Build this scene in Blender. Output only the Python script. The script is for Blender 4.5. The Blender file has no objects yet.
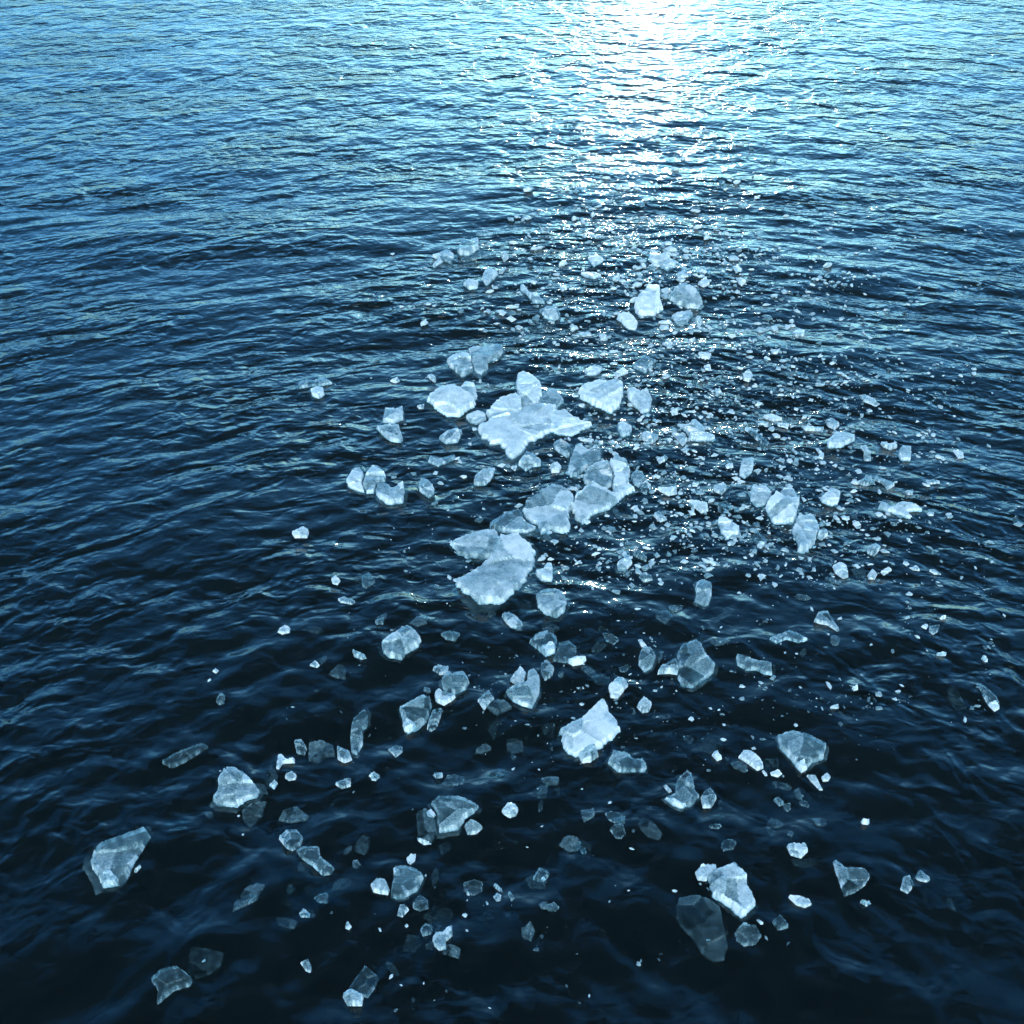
import bpy, math, random
import numpy as np
from mathutils import Vector, noise as mnoise
from mathutils.geometry import delaunay_2d_cdt

R = math.radians
scene = bpy.context.scene
COL = scene.collection

# ------------------------------------------------------------------ camera
CAM_H = 8.0
DEP = R(37.0)
VFOV = R(50.0)
FPX = 512.0 / math.tan(VFOV / 2)
cam_d = bpy.data.cameras.new('camera')
cam_d.sensor_fit = 'VERTICAL'
cam_d.sensor_height = 24.0
cam_d.sensor_width = 24.0
cam_d.angle = VFOV
cam_d.clip_start = 0.1
cam_d.clip_end = 60000.0
cam = bpy.data.objects.new('camera', cam_d)
cam.location = (0, 0, CAM_H)
cam.rotation_euler = (R(90) - DEP, 0, 0)
COL.objects.link(cam)
scene.camera = cam

def ground(px, py, z=0.0):
    """a point on the sea (height z) seen at photo pixel px, py"""
    dx = (px - 512.0) / FPX
    dy = -(py - 512.0) / FPX
    fw = math.cos(DEP) + dy * math.sin(DEP)
    up = -math.sin(DEP) + dy * math.cos(DEP)
    t = (z - CAM_H) / up
    return dx * t, fw * t

# ------------------------------------------------------------------ light
SUN_EL = R(8.5)
SUN_AZ = R(6.6)          # to the right of straight ahead (+Y)
world = bpy.data.worlds.new('World')
scene.world = world
world.use_nodes = True
nt = world.node_tree
nt.nodes.clear()
out = nt.nodes.new('ShaderNodeOutputWorld')
bg = nt.nodes.new('ShaderNodeBackground')
sky = nt.nodes.new('ShaderNodeTexSky')
sky.sky_type = 'NISHITA'
sky.sun_disc = False
sky.sun_elevation = SUN_EL
sky.sun_rotation = SUN_AZ
sky.air_density = 1.0
sky.dust_density = 0.6
sky.ozone_density = 4.0
tint = nt.nodes.new('ShaderNodeMix')
tint.data_type = 'RGBA'
tint.blend_type = 'MULTIPLY'
tint.inputs[0].default_value = 1.0
# thin high cloud: clear teal towards the horizon, duller and greyer overhead
geo = nt.nodes.new('ShaderNodeTexCoord')
sxyz = nt.nodes.new('ShaderNodeSeparateXYZ')
nt.links.new(geo.outputs['Generated'], sxyz.inputs[0])
crv = nt.nodes.new('ShaderNodeValToRGB')
crv.color_ramp.interpolation = 'EASE'
e = crv.color_ramp.elements
e[0].position = 0.0; e[0].color = (0.41, 0.98, 1.58, 1)
e[1].position = 1.0; e[1].color = (0.62, 0.40, 0.23, 1)
m0 = e.new(0.24); m0.color = (0.66, 1.46, 1.88, 1)
m1 = e.new(0.68); m1.color = (0.66, 1.48, 1.74, 1)
m2 = e.new(0.865); m2.color = (0.76, 0.60, 0.42, 1)
nt.links.new(sxyz.outputs[2], crv.inputs[0])
nt.links.new(crv.outputs[0], tint.inputs[7])
nt.links.new(sky.outputs[0], tint.inputs[6])
# bright patch of sky added behind the viewer, out of view, to whiten the ice
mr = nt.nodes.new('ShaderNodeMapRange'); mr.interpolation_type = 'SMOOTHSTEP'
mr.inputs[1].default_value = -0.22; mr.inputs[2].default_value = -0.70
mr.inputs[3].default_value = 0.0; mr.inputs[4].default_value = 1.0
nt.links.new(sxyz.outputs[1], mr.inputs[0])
back_fill = nt.nodes.new('ShaderNodeMix'); back_fill.data_type = 'RGBA'
back_fill.inputs[7].default_value = (11.2, 14.6, 16.3, 1.0)
nt.links.new(mr.outputs[0], back_fill.inputs[0])
nt.links.new(tint.outputs[2], back_fill.inputs[6])
nt.links.new(back_fill.outputs[2], bg.inputs[0])
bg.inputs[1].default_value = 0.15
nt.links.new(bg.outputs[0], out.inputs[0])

sl = bpy.data.lights.new('sun', 'SUN')
sl.energy = 0.2
sl.angle = R(1.2)
sl.color = (1.0, 0.965, 0.92)
sun = bpy.data.objects.new('sun', sl)
d = Vector((math.sin(SUN_AZ) * math.cos(SUN_EL), math.cos(SUN_AZ) * math.cos(SUN_EL), math.sin(SUN_EL)))
sun.rotation_euler = d.to_track_quat('Z', 'Y').to_euler()
sun.location = (20, 120, 60)
COL.objects.link(sun)

scene.view_settings.view_transform = 'Standard'
scene.view_settings.look = 'None'
scene.view_settings.exposure = 1.05
scene.view_settings.gamma = 1.0

# ------------------------------------------------------------------ node helpers
class NT:
    def __init__(self, mat):
        self.t = mat.node_tree
        self.t.nodes.clear()
    def n(self, kind, **kw):
        nd = self.t.nodes.new(kind)
        for k, v in kw.items():
            setattr(nd, k, v)
        return nd
    def put(self, sock, v):
        if hasattr(v, 'is_linked') or isinstance(v, bpy.types.NodeSocket):
            self.t.links.new(v, sock)
        else:
            sock.default_value = v
    def math(self, op, a, b=None, c=None, clamp=False):
        nd = self.n('ShaderNodeMath', operation=op, use_clamp=clamp)
        self.put(nd.inputs[0], a)
        if b is not None: self.put(nd.inputs[1], b)
        if c is not None: self.put(nd.inputs[2], c)
        return nd.outputs[0]
    def ramp(self, v, a, b, lo=0.0, hi=1.0, smooth=True):
        nd = self.n('ShaderNodeMapRange', interpolation_type='SMOOTHSTEP' if smooth else 'LINEAR')
        self.put(nd.inputs[0], v)
        nd.inputs[1].default_value = a; nd.inputs[2].default_value = b
        nd.inputs[3].default_value = lo; nd.inputs[4].default_value = hi
        return nd.outputs[0]
    def noise(self, vec, scale, detail=3.0, rough=0.55, dist=0.0, out=0):
        nd = self.n('ShaderNodeTexNoise')
        self.put(nd.inputs['Vector'], vec)
        nd.inputs['Scale'].default_value = scale
        nd.inputs['Detail'].default_value = detail
        nd.inputs['Roughness'].default_value = rough
        nd.inputs['Distortion'].default_value = dist
        return nd.outputs[out]
    def mixc(self, f, a, b):
        nd = self.n('ShaderNodeMix', data_type='RGBA')
        self.put(nd.inputs[0], f)
        for s, v in ((nd.inputs[6], a), (nd.inputs[7], b)):
            self.put(s, v)
        return nd.outputs[2]
    def bump(self, h, strength, dist, normal=None):
        nd = self.n('ShaderNodeBump')
        self.put(nd.inputs['Strength'], strength)
        nd.inputs['Distance'].default_value = dist
        self.put(nd.inputs['Height'], h)
        if normal is not None: self.put(nd.inputs['Normal'], normal)
        return nd.outputs[0]

def new_mat(name):
    m = bpy.data.materials.new(name)
    m.use_nodes = True
    return m, NT(m)

# ------------------------------------------------------------------ the sea
rng = np.random.default_rng(11)
WAVES = []
# the crests bend: each train spreads from a source of its own near or behind the viewer
def add_train(lam, slope, cx, cy):
    if rng.random() < 0.55:          # a good part of the chop runs across the rest
        cx, cy = rng.normal(0, 20), rng.uniform(-32, -6)
    WAVES.append((2 * math.pi / lam, slope * lam / (2 * math.pi), cx, cy, rng.uniform(0, 6.283), lam))
for i in range(26):      # long swell-like chop
    lam = math.exp(rng.uniform(math.log(1.1), math.log(4.2)))
    add_train(lam, 0.021 * rng.uniform(0.6, 1.4), rng.normal(0.6, 3.5), rng.uniform(-6, 2.0))
for i in range(72):      # short chop
    lam = math.exp(rng.uniform(math.log(0.2), math.log(1.0)))
    add_train(lam, 0.021 * rng.uniform(0.6, 1.4), rng.normal(0.6, 4.0), rng.uniform(-6, 2.5))
for i in range(14):      # wind waves far out
    lam = math.exp(rng.uniform(math.log(3.5), math.log(14.0)))
    add_train(lam, 0.008 * rng.uniform(0.6, 1.4), rng.normal(0, 60), rng.uniform(-160, -40))

def wave_height(x, y, cell=None, lmin=0.0):
    x = np.asarray(x, float); y = np.asarray(y, float)
    z = np.zeros_like(x)
    patch = 0.75 + 0.3 * np.sin(x * 0.31 + 0.13 * y + 1.0) * np.sin(y * 0.27 - 0.11 * x) \
        + 0.25 * np.sin(x * 0.12 - 0.4) * np.sin(y * 0.55 + x * 0.2 + 2.0)
    for k, a, cx, cy, ph, lam in WAVES:
        if lam < lmin: continue
        r = np.sqrt((x - cx) ** 2 + (y - cy) ** 2)
        p = k * r + ph + 0.5 * np.sin(x * 0.9 / lam + ph * 3) * min(1.0, lam)
        s = np.sin(p)
        w = a * (s + 0.18 * np.cos(2 * p))      # slightly peaked crests
        if cell is not None:
            w = w * np.clip((lam / np.maximum(cell, 1e-4) - 2.5) / 3.0, 0, 1)
        z += w
    lull = np.clip((np.sqrt(x * x + (y + 4) ** 2) - 8.0) / 11.0, 0, 1)
    return z * patch * (0.68 + 0.32 * lull)

def build_sea():
    rs = [0.0, 0.8, 1.6, 2.3, 2.8, 3.2]
    r = 3.2
    while r < 60:
        r += max(0.035, r * r / (CAM_H * FPX) * 1.25)
        rs.append(r)
    while r < 2500:
        r *= 1.035
        rs.append(r)
    rs = np.array(rs)
    inner = np.linspace(-0.62, 0.62, 801)
    outer = np.linspace(0.62, math.pi, 130)[1:]
    th = np.concatenate([-outer[::-1], inner, outer])
    nr, nth = len(rs), len(th)
    RR, TT = np.meshgrid(rs, th, indexing='ij')
    X = RR * np.sin(TT); Y = RR * np.cos(TT)
    dr = np.gradient(rs)[:, None]
    dth = np.gradient(th)[None, :]
    cell = np.maximum(dr, RR * dth)
    Z = wave_height(X, Y, cell)
    Z = Z * (1.0 - 0.68 * np.clip((RR - 13.0) / 16.0, 0, 1))
    co = np.stack([X, Y, Z], -1).reshape(-1, 3).astype(np.float32)
    idx = np.arange(nr * nth).reshape(nr, nth)
    q = np.stack([idx[:-1, :-1], idx[:-1, 1:], idx[1:, 1:], idx[1:, :-1]], -1).reshape(-1, 4)[:, ::-1]
    me = bpy.data.meshes.new('sea')
    me.vertices.add(len(co)); me.vertices.foreach_set('co', co.ravel())
    me.loops.add(q.size); me.loops.foreach_set('vertex_index', q.ravel().astype(np.int32))
    me.polygons.add(len(q))
    me.polygons.foreach_set('loop_start', (np.arange(len(q)) * 4).astype(np.int32))
    me.polygons.foreach_set('loop_total', np.full(len(q), 4, np.int32))
    me.polygons.foreach_set('use_smooth', np.ones(len(q), bool))
    me.update(calc_edges=True)
    ob = bpy.data.objects.new('sea', me)
    ob['kind'] = 'structure'
    COL.objects.link(ob)
    return ob

def sea_material():
    m, g = new_mat('sea_water')
    tc = g.n('ShaderNodeTexCoord').outputs['Object']
    # coordinates that run along (s) and across (r) the ring-shaped crests
    off = g.n('ShaderNodeVectorMath', operation='SUBTRACT'); g.put(off.inputs[0], tc); off.inputs[1].default_value = (0.6, -1.0, 0)
    sep = g.n('ShaderNodeSeparateXYZ'); g.put(sep.inputs[0], off.outputs[0])
    ln = g.n('ShaderNodeVectorMath', operation='LENGTH'); g.put(ln.inputs[0], off.outputs[0])
    rr = ln.outputs['Value']
    ang = g.math('ARCTAN2', sep.outputs[0], sep.outputs[1])
    s = g.math('MULTIPLY', ang, 17.0)
    comb = g.n('ShaderNodeCombineXYZ'); g.put(comb.inputs[0], g.math('MULTIPLY', s, 0.42)); g.put(comb.inputs[1], rr)
    pol = comb.outputs[0]
    str0 = g.n('ShaderNodeMapping'); str0.inputs['Scale'].default_value = (0.7, 1.0, 1.0); g.put(str0.inputs['Vector'], tc)
    patch = g.ramp(g.noise(str0.outputs[0], 0.42, 3.0), 0.38, 0.66, 0.55, 1.35)
    calm = g.ramp(rr, 6.0, 14.0, 0.36, 1.0)     # a lull in the wind close to the viewer
    patch = g.math('MULTIPLY', patch, calm)
    far = g.math('MULTIPLY', patch, g.ramp(rr, 14.0, 34.0, 1.05, 1.15))
    n1 = g.noise(pol, 2.6, 1.8, 0.5, 0.6)
    str_ = g.n('ShaderNodeMapping'); str_.inputs['Scale'].default_value = (0.8, 1.0, 1.0); g.put(str_.inputs['Vector'], tc)
    n2 = g.noise(str_.outputs[0], 6.5, 1.6, 0.5, 0.5)
    n3 = g.noise(tc, 22.0, 2.0, 0.5, 0.3)
    b = g.bump(n1, g.math('MULTIPLY', patch, g.ramp(rr, 12.0, 30.0, 0.72, 0.28)), 0.2)
    b = g.bump(n2, g.math('MULTIPLY', far, 0.62), 0.06, b)
    b = g.bump(n3, g.math('MULTIPLY', far, 0.32), 0.010, b)
    nf = g.noise(tc, 1.5, 2.0, 0.5, 0.4)     # lumpy cross-chop farther out
    b = g.bump(nf, g.math('MULTIPLY', patch, g.ramp(rr, 13.0, 30.0, 0.0, 0.70)), 0.30, b)
    p = g.n('ShaderNodeBsdfPrincipled')
    p.inputs['Base Color'].default_value = (0.0003, 0.0014, 0.0019, 1)
    g.put(p.inputs['Roughness'], g.math('MULTIPLY', patch, g.ramp(rr, 11.0, 36.0, 0.035, 0.11)))
    p.inputs['IOR'].default_value = 1.333
    g.put(p.inputs['Normal'], b)
    o = g.n('ShaderNodeOutputMaterial')
    g.put(o.inputs[0], p.outputs[0])
    return m

sea = build_sea()
sea.data.materials.append(sea_material())
# ------------------------------------------------------------------ the ice, piece by piece
# photo tiles (origin, scale) the outlines were measured in; ground() turns them into places on the sea
TILES = dict(A=(420, 220), B=(600, 220), C=(280, 360), D=(440, 360), E=(600, 380), F=(780, 380), G=(440, 480),
             H=(620, 540), I=(360, 590), J=(540, 640), K=(200, 640), L=(720, 700), M=(60, 780), N=(240, 800),
             O=(400, 780), P=(600, 800), Q=(780, 800), S=(800, 560), T=(200, 560), U=(120, 900), V=(60, 560))
SCALE = {'U': 1024 / 300.0, 'V': 1024 / 300.0}
# (tile, outline, frost 0..1, height in m, label, [parts: (name, outline, frost, label)])
ICE = [
# --- the star-shaped raft in the middle
('D', '395,60 430,45 480,70 515,120 525,190 500,235 440,245 400,210 390,130', .72, .20, 'tall pale block standing up at the back of the big star-shaped ice raft'),
('D', '505,165 590,155 635,205 600,245 540,240 505,225', .42, .10, 'grey clear flap of ice behind the right shoulder of the star-shaped raft'),
('D', '190,350 240,305 330,285 420,245 520,235 600,235 575,375 470,420 400,490 370,500 330,480 335,450 270,430 210,385', .80, .15, 'broad white body of the big star-shaped ice raft in the middle'),
('D', '235,270 310,200 380,180 415,205 425,260 380,295 330,300 270,315', .88, .22, 'bright white lump heaped on the left shoulder of the star-shaped raft'),
('D', '570,250 650,262 720,310 780,325 735,355 680,390 610,380 560,372', .78, .12, 'pointed white wing reaching right from the star-shaped ice raft'),
('D', '735,270 770,280 812,318 790,345 750,322', .20, .01, 'dim wet plate just off the right tip of the star-shaped raft'),
('D', '130,280 190,255 232,268 238,295 190,325 150,310', .75, .10, 'small white rounded chunk touching the left side of the star-shaped raft'),
# --- upper left of it
('A', '135,705 220,670 255,690 275,765 215,795 150,745', .66, .14, 'left half of the cracked white floe behind the star-shaped raft'),
('A', '244,655 265,645 400,635 430,665 405,700 350,720 345,760 310,785 278,765 256,690', .62, .16, 'right half of the cracked white floe behind the star-shaped raft'),
('A', '400,622 470,600 468,618 415,640', .22, .01, 'thin dim sliver trailing from the right end of the cracked floe'),
('A', '35,935 75,890 130,850 185,845 200,880 225,840 280,855 290,920 275,955 200,1000 130,1000 80,970', .76, .18, 'arrowhead-shaped white floe with a notched back, left of the star-shaped raft'),
('D', '708,170 740,135 800,120 850,130 890,120 940,150 940,200 880,265 820,245 760,220 725,205', .84, .20, 'plump heart-topped white floe right of the star-shaped raft'),
('B', '135,880 175,870 200,890 240,870 268,910 255,970 215,985 185,945 140,910', .74, .15, 'bent white chunk just right of the plump heart-topped floe'),
# --- the chain running down to the heart floe
('D', '580,430 620,405 665,440 680,480 650,500 610,475 585,455', .42, .10, 'oval clear lump with a bright rim, between the star-shaped raft and the chain of floes'),
('D', '650,575 670,500 690,450 720,440 760,470 800,440 830,465 820,510 780,545 740,565 700,602 670,602', .55, .13, 'ragged pale piece at the upper end of the chain of floes'),
('D', '730,600 760,560 810,530 862,525 885,570 885,640 845,672 780,650 740,630', .50, .11, 'smooth grey-blue rounded slab in the upper part of the chain of floes'),
('D', '866,530 900,495 960,520 975,560 965,640 1000,670 940,700 885,700 880,640 890,580', .80, .20, 'white block with a toothed right edge at the right end of the chain of floes'),
('D', '690,700 740,655 800,645 860,682 935,702 880,760 800,780 730,840 690,810 670,760', .74, .15, 'white wedge pointing down from the middle of the chain of floes'),
('D', '420,760 460,710 530,665 620,645 680,680 690,720 660,780 670,860 630,890 570,880 520,900 490,850 430,800', .66, .14, 'round frosted disc of ice in the lower middle of the chain of floes'),
('G', '510,262 580,270 615,290 580,322 530,305', .16, .01, 'dark sunken foot of ice below the round frosted disc'),
('G', '250,240 330,185 400,150 422,170 432,220 500,258 450,280 380,288 290,265', .44, .12, 'clear blue wedge joining the round disc to the heart-shaped floe'),
('G', '45,330 130,295 215,268 290,262 320,330 285,392 232,408 130,404 80,368', .62, .14, 'pointed left lobe above the notch of the heart-shaped floe'),
('G', '262,372 300,300 400,285 470,340 490,380 470,470 420,540 330,630 240,650 190,645 120,590 85,525 140,492 205,452 250,412', .76, .15, 'large heart-shaped white floe at the lower end of the chain'),
('E', '155,490 185,455 220,470 230,510 200,550 170,530', .48, .11, 'clear oval lump beside the toothed white block'),
('E', '204,552 235,512 262,545 255,580 215,575', .40, .08, 'small clear lump below the oval one beside the toothed white block'),
# --- around the heart floe
('G', '485,475 530,455 545,430 575,435 580,500 570,520 520,515', .86, .14, 'bright white angular chunk just right of the heart-shaped floe'),
('G', '490,600 520,580 590,568 630,590 650,640 640,685 600,715 540,700 500,660', .56, .14, 'rugged rounded lump with frosted edge below the bright angular chunk'),
('G', '315,700 350,680 390,710 425,745 410,770 365,765 340,735', .58, .10, 'slanting frosted chunk just below the tip of the heart-shaped floe'),
('G', '395,640 430,610 470,640 460,700 420,705', .09, .01, 'very dark sunken lump between the heart-shaped floe and the rugged rounded lump'),
('G', '455,835 490,800 560,790 600,820 590,890 540,910 500,870', .34, .10, 'clear wing-shaped piece with a frosted white tip below the rugged rounded lump', [('frost_crust', '515,865 560,852 588,856 590,890 540,908', .85, 'white frosted tip')]),
('G', '605,845 660,830 700,860 695,910 640,940 575,930 596,890', .26, .03, 'dark glassy plate touching the right side of the clear wing-shaped piece', [('frost_crust', '650,935 700,915 750,925 730,945 680,955', .85, 'bright white lower edge')]),
('G', '770,870 800,835 855,820 860,850 800,890', .10, .01, 'faint sunken sliver right of the dark glassy plate'),
('G', '0,800 50,785 105,795 80,825 30,820', .26, .02, 'flat dim plate with crumbs below the left lobe of the heart floe'),
('G', '905,430 970,390 985,430 950,465 910,465', .62, .10, 'small tilted frosted chunk in open water far right of the heart floe'),
('H', '45,45 90,40 110,75 140,95 120,105 70,85', .28, .03, 'dim ragged strip behind the small tilted frosted chunk'),
('H', '95,190 125,170 160,185 170,210 120,220', .40, .05, 'glassy oval piece in front of the small tilted frosted chunk'),
('H', '385,235 420,215 470,225 470,280 455,330 430,340 380,315 390,280', .58, .15, 'lone tooth-shaped chunk with a white base, standing in dark water right of centre'),
('H', '95,590 120,550 160,560 185,600 165,650 125,670 95,635', .44, .12, 'clear oval lump left of the large clear plate with an arm'),
('H', '90,515 115,515 140,545 110,550', .85, .05, 'white chip capping the back of the clear oval lump'),
('H', '190,580 215,565 222,600 195,640', .16, .01, 'dim sliver between the clear oval lump and the clear plate with an arm'),
('H', '290,590 320,545 390,518 420,550 435,595 490,645 480,680 430,720 375,752 315,745 295,700 300,640', .36, .12, 'large clear plate with a bright rim and a short arm to its left', [('ice_arm', '190,680 210,645 285,615 302,650 296,685 250,675', .48, None)]),
('H', '595,600 640,605 690,625 740,630 775,640 780,690 740,685 700,665 650,670 600,645', .34, .05, 'wavy clear strip lying alone right of the large clear plate'),
('H', '760,520 810,490 860,475 920,500 960,520 910,540 850,520 800,545', .36, .04, 'long streaky clear sliver behind the wavy clear strip'),
('S', '70,315 90,275 140,265 165,310 200,365 190,375 140,335 100,325', .38, .05, 'blue wedge-shaped piece on a wave face above the long streaky sliver'),
('H', '85,840 120,795 165,830 150,865 115,870', .58, .11, 'small pale lump to the right of the white four-cornered slab'),
# --- the white slab and its neighbours
('J', '350,235 395,190 430,195 455,230 400,290 360,285', .80, .13, 'white pebble-like chunk with a clear spot, just above the white four-cornered slab', [('clear_window', '375,225 400,205 425,212 420,240 390,245', .40, 'clear grey spot')]),
('J', '105,455 150,425 230,370 315,298 345,320 375,390 412,455 400,480 340,510 290,545 200,585 150,575 115,530', .84, .15, 'big smooth white four-cornered slab in the lower middle with a knob on its lower edge', [('ice_knob', '190,572 240,542 285,538 302,580 260,612 215,615', .62, 'glassy knob with a white ring')]),
('J', '345,615 375,555 440,570 480,595 530,595 552,635 540,660 400,658', .40, .09, 'flat dusky blue slab lying just right of the white four-cornered slab'),
('J', '260,185 300,175 362,188 350,225 290,225', .13, .01, 'faint sunken oblong left of the white pebble-like chunk'),
('J', '635,800 690,780 700,710 755,655 780,680 795,760 820,790 775,840 720,855 680,835', .40, .12, 'clear fin-shaped piece standing up, lower right of the dusky blue slab', [('frost_crust', '636,802 680,812 725,835 760,838 722,856 680,838', .85, 'white frosted foot')]),
('J', '630,725 650,725 680,760 660,770', .72, .06, 'small white chip at the left side of the clear fin-shaped piece'),
('J', '822,790 845,760 875,742 910,790 880,845 835,845', .44, .12, 'boxy clear piece at the right side of the fin-shaped piece'),
('J', '914,800 940,800 938,850 912,850', .10, .01, 'faint sunken plate right of the boxy clear piece'),
('J', '800,500 860,470 930,480 945,550 870,572 820,550', .09, .01, 'faint sunken plate above the boxy clear piece', [('frost_crust', '880,575 910,560 935,595 910,605', .80, 'white chip on its lower edge')]),
('J', '500,930 530,900 590,940 630,990 610,1020 550,1000 510,960', .14, .01, 'dim slanting plate below the clear fin-shaped piece'),
('J', '0,700 30,690 100,690 100,725 30,735', .18, .02, 'dim blue sliver below the left corner of the four-cornered slab'),
# --- left of the slab
('I', '110,300 160,255 245,205 290,235 315,270 290,305 235,335 215,362 150,355 120,335', .60, .14, 'long frosted cobble with dark pits, alone left of the heart floe tip'),
('I', '250,190 290,155 350,150 345,188 290,206', .17, .01, 'dim sunken plate behind the long frosted cobble'),
('I', '370,400 400,382 455,390 450,420 410,430', .40, .05, 'small clear leaf of ice above the clear tile-shaped piece'),
('I', '415,460 440,430 530,425 560,465 545,495 490,525 450,515 420,500', .36, .09, 'clear tile-shaped piece with thin bright rim left of the pale lump cluster'),
('I', '380,525 400,508 450,524 490,538 470,560 430,580 385,560', .64, .10, 'frosted white foot below the clear tile-shaped piece'),
('I', '195,595 320,540 358,545 368,580 340,650 290,690 240,705 220,680 215,640', .42, .12, 'dusky blue three-sided block with white crumbs along its lower edge', [('frost_crust', '215,672 240,652 290,680 250,706 225,700', .85, 'white crumbly lower edge')]),
('I', '374,598 425,595 390,690 360,702 340,684 350,650', .34, .08, 'narrow clear blade against the right side of the dusky three-sided block'),
('I', '600,570 660,520 690,560 660,588 635,615', .44, .08, 'clear crescent piece left of the clear block carrying a white lump'),
('I', '642,602 668,592 695,565 745,570 780,600 700,635', .18, .02, 'dark sunken plate under the clear crescent piece'),
('I', '740,525 800,500 850,480 858,430 890,410 920,450 920,520 880,598 830,585 780,565', .46, .13, 'upright clear block carrying a white lump on its left corner'),
('I', '765,465 820,395 852,425 840,485 800,490', .88, .19, 'white lump resting on the left corner of the upright clear block'),
('I', '925,380 960,360 995,405 985,440 945,465 925,430', .42, .11, 'glassy rounded lump right behind the upright clear block'),
('I', '650,690 700,650 760,660 740,720 680,745', .08, .01, 'very faint sunken plate in front of the clear crescent piece'),
('I', '140,790 180,765 215,775 215,805 180,835', .40, .07, 'small glassy nugget in dark water below the dusky three-sided block'),
('I', '40,930 70,910 105,930 75,950', .50, .04, 'tiny frosted boat-shaped chip lower left of the glassy nugget'),
('I', '370,918 425,918 420,932 390,938', .32, .02, 'tiny blue sliver lower right of the glassy nugget'),
('I', '925,690 960,670 1000,690 990,740 940,725', .08, .01, 'very faint sunken lump left of the white four-cornered slab'),
('I', '415,240 440,225 515,225 500,250 450,258', .22, .01, 'dim flat strip between the frosted cobble and the clear wing-shaped piece'),
# --- lower left
('K', '60,810 90,770 95,710 140,650 190,660 250,700 305,755 295,790 240,800 180,838 90,835', .64, .17, 'frosted blue-white pyramid-like chunk at lower left'),
('K', '205,850 260,812 340,800 310,870 250,930 210,890', .16, .01, 'dim sunken foot of ice below the pyramid-like chunk'),
('K', '775,400 840,338 862,370 858,420 830,440 830,500 800,555 770,540 765,470', .34, .07, 'upright arm of the elbow-shaped string of clear ice'),
('K', '695,515 765,545 775,580 735,598 700,575', .42, .07, 'clear knuckle at the bend of the elbow-shaped string of ice'),
('K', '475,495 520,490 545,530 530,560 490,550', .38, .06, 'clear nub at the left end of the elbow-shaped string of ice'),
('K', '550,505 620,490 680,510 690,560 640,570 600,600 548,585', .20, .02, 'flat dim plate in the lower arm of the elbow-shaped string of ice'),
('K', '395,575 415,565 440,590 480,575 480,600 420,610 400,645 385,640', .82, .09, 'white forked chip between the pyramid-like chunk and the elbow-shaped string'),
('K', '430,670 470,650 492,670 485,690 450,698 430,685', .58, .07, 'small frosted bowl-shaped chip below the white forked chip'),
('K', '290,640 370,620 400,680 385,740 350,740 312,700', .11, .01, 'faint sunken plate behind the right corner of the pyramid-like chunk', [('frost_crust', '350,725 378,700 394,712 375,742', .62, 'frosted corner')]),
('K', '685,710 730,690 770,685 768,725 720,735', .36, .05, 'small blue brick-like piece below the elbow-shaped string of ice'),
('K', '865,660 920,665 900,695 875,695', .44, .05, 'small glassy cup-shaped chip right of the blue brick-like piece'),
('K', '560,130 590,105 615,130 600,145', .62, .06, 'small frosted chip trailing a dark plate, above the elbow-shaped string'),
('K', '608,108 640,80 655,100 620,132', .14, .01, 'small dark plate trailing from the small frosted chip'),
('K', '780,65 820,80 855,95 830,102 790,90', .46, .03, 'thin pale sliver left of the long frosted cobble'),
('K', '390,890 420,840 490,820 555,870 540,895 460,905', .18, .01, 'dim fan-shaped plate below the white forked chip'),
('N', '190,165 240,130 290,135 320,170 310,210 265,240 230,220', .36, .08, 'clear heart-like lump below the dim fan-shaped plate'),
('N', '282,245 330,225 405,225 405,270 440,300 480,330 465,360 420,370 370,320 310,285', .30, .05, 'long clear bone-shaped piece slanting down from the clear heart-like lump'),
('N', '165,480 190,380 260,335 350,360 450,380 480,450 560,480 560,540 470,560 380,530 250,530 180,520', .06, .01, 'large ghostly sunken sheet under the long clear bone-shaped piece'),
('N', '375,490 400,475 450,465 450,525 400,520', .26, .04, 'small clear plate lying over the large ghostly sunken sheet'),
('N', '300,575 325,545 360,575 355,598 310,595', .54, .07, 'small frosted tuft at the lower edge of the large ghostly sunken sheet'),
('N', '570,290 600,285 620,310 595,335 570,320', .20, .01, 'small dim disc right of the long clear bone-shaped piece'),
('N', '772,440 790,325 850,322 920,350 940,380 910,440 840,490 800,490 768,470', .38, .10, 'clear shield-shaped piece with a frosted corner at lower left of centre', [('frost_crust', '783,332 815,335 815,365 785,368', .80, 'frosted white corner')]),
('N', '665,420 700,385 745,395 766,440 755,465 680,455', .52, .10, 'frosted rounded lump on the left of the clear shield-shaped piece'),
('N', '880,510 920,465 960,490 965,535 920,552 885,540', .26, .04, 'dim wedge below the right side of the clear shield-shaped piece'),
('N', '815,520 845,520 865,545 830,582 800,575', .46, .07, 'small clear chip hanging below the point of the clear shield-shaped piece'),
('N', '848,275 870,250 900,250 895,285 870,305 855,295', .90, .09, 'small bright white ball of ice above the clear shield-shaped piece'),
('O', '155,110 200,75 320,90 408,128 380,160 330,190 300,235 200,250 188,200 188,160', .44, .10, 'sharp dusky blue triangle of ice pointing right, in the lower middle'),
('O', '80,160 132,135 180,195 190,250 160,300 90,290', .18, .02, 'dark sunken plate under the left side of the sharp blue triangle', [('frost_crust', '85,272 130,288 160,300 120,306 90,290', .80, 'white lower edge')]),
('O', '132,150 160,138 185,165 170,180 140,172', .86, .08, 'small white lump on the left corner of the sharp blue triangle'),
('O', '328,215 360,192 400,205 425,225 390,255 345,258', .58, .09, 'frosted lemon-shaped chunk below the sharp blue triangle'),
('O', '520,145 550,112 590,110 608,135 595,165 560,175 530,160', .78, .09, 'bright white oval pebble alone right of the sharp blue triangle'),
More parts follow.
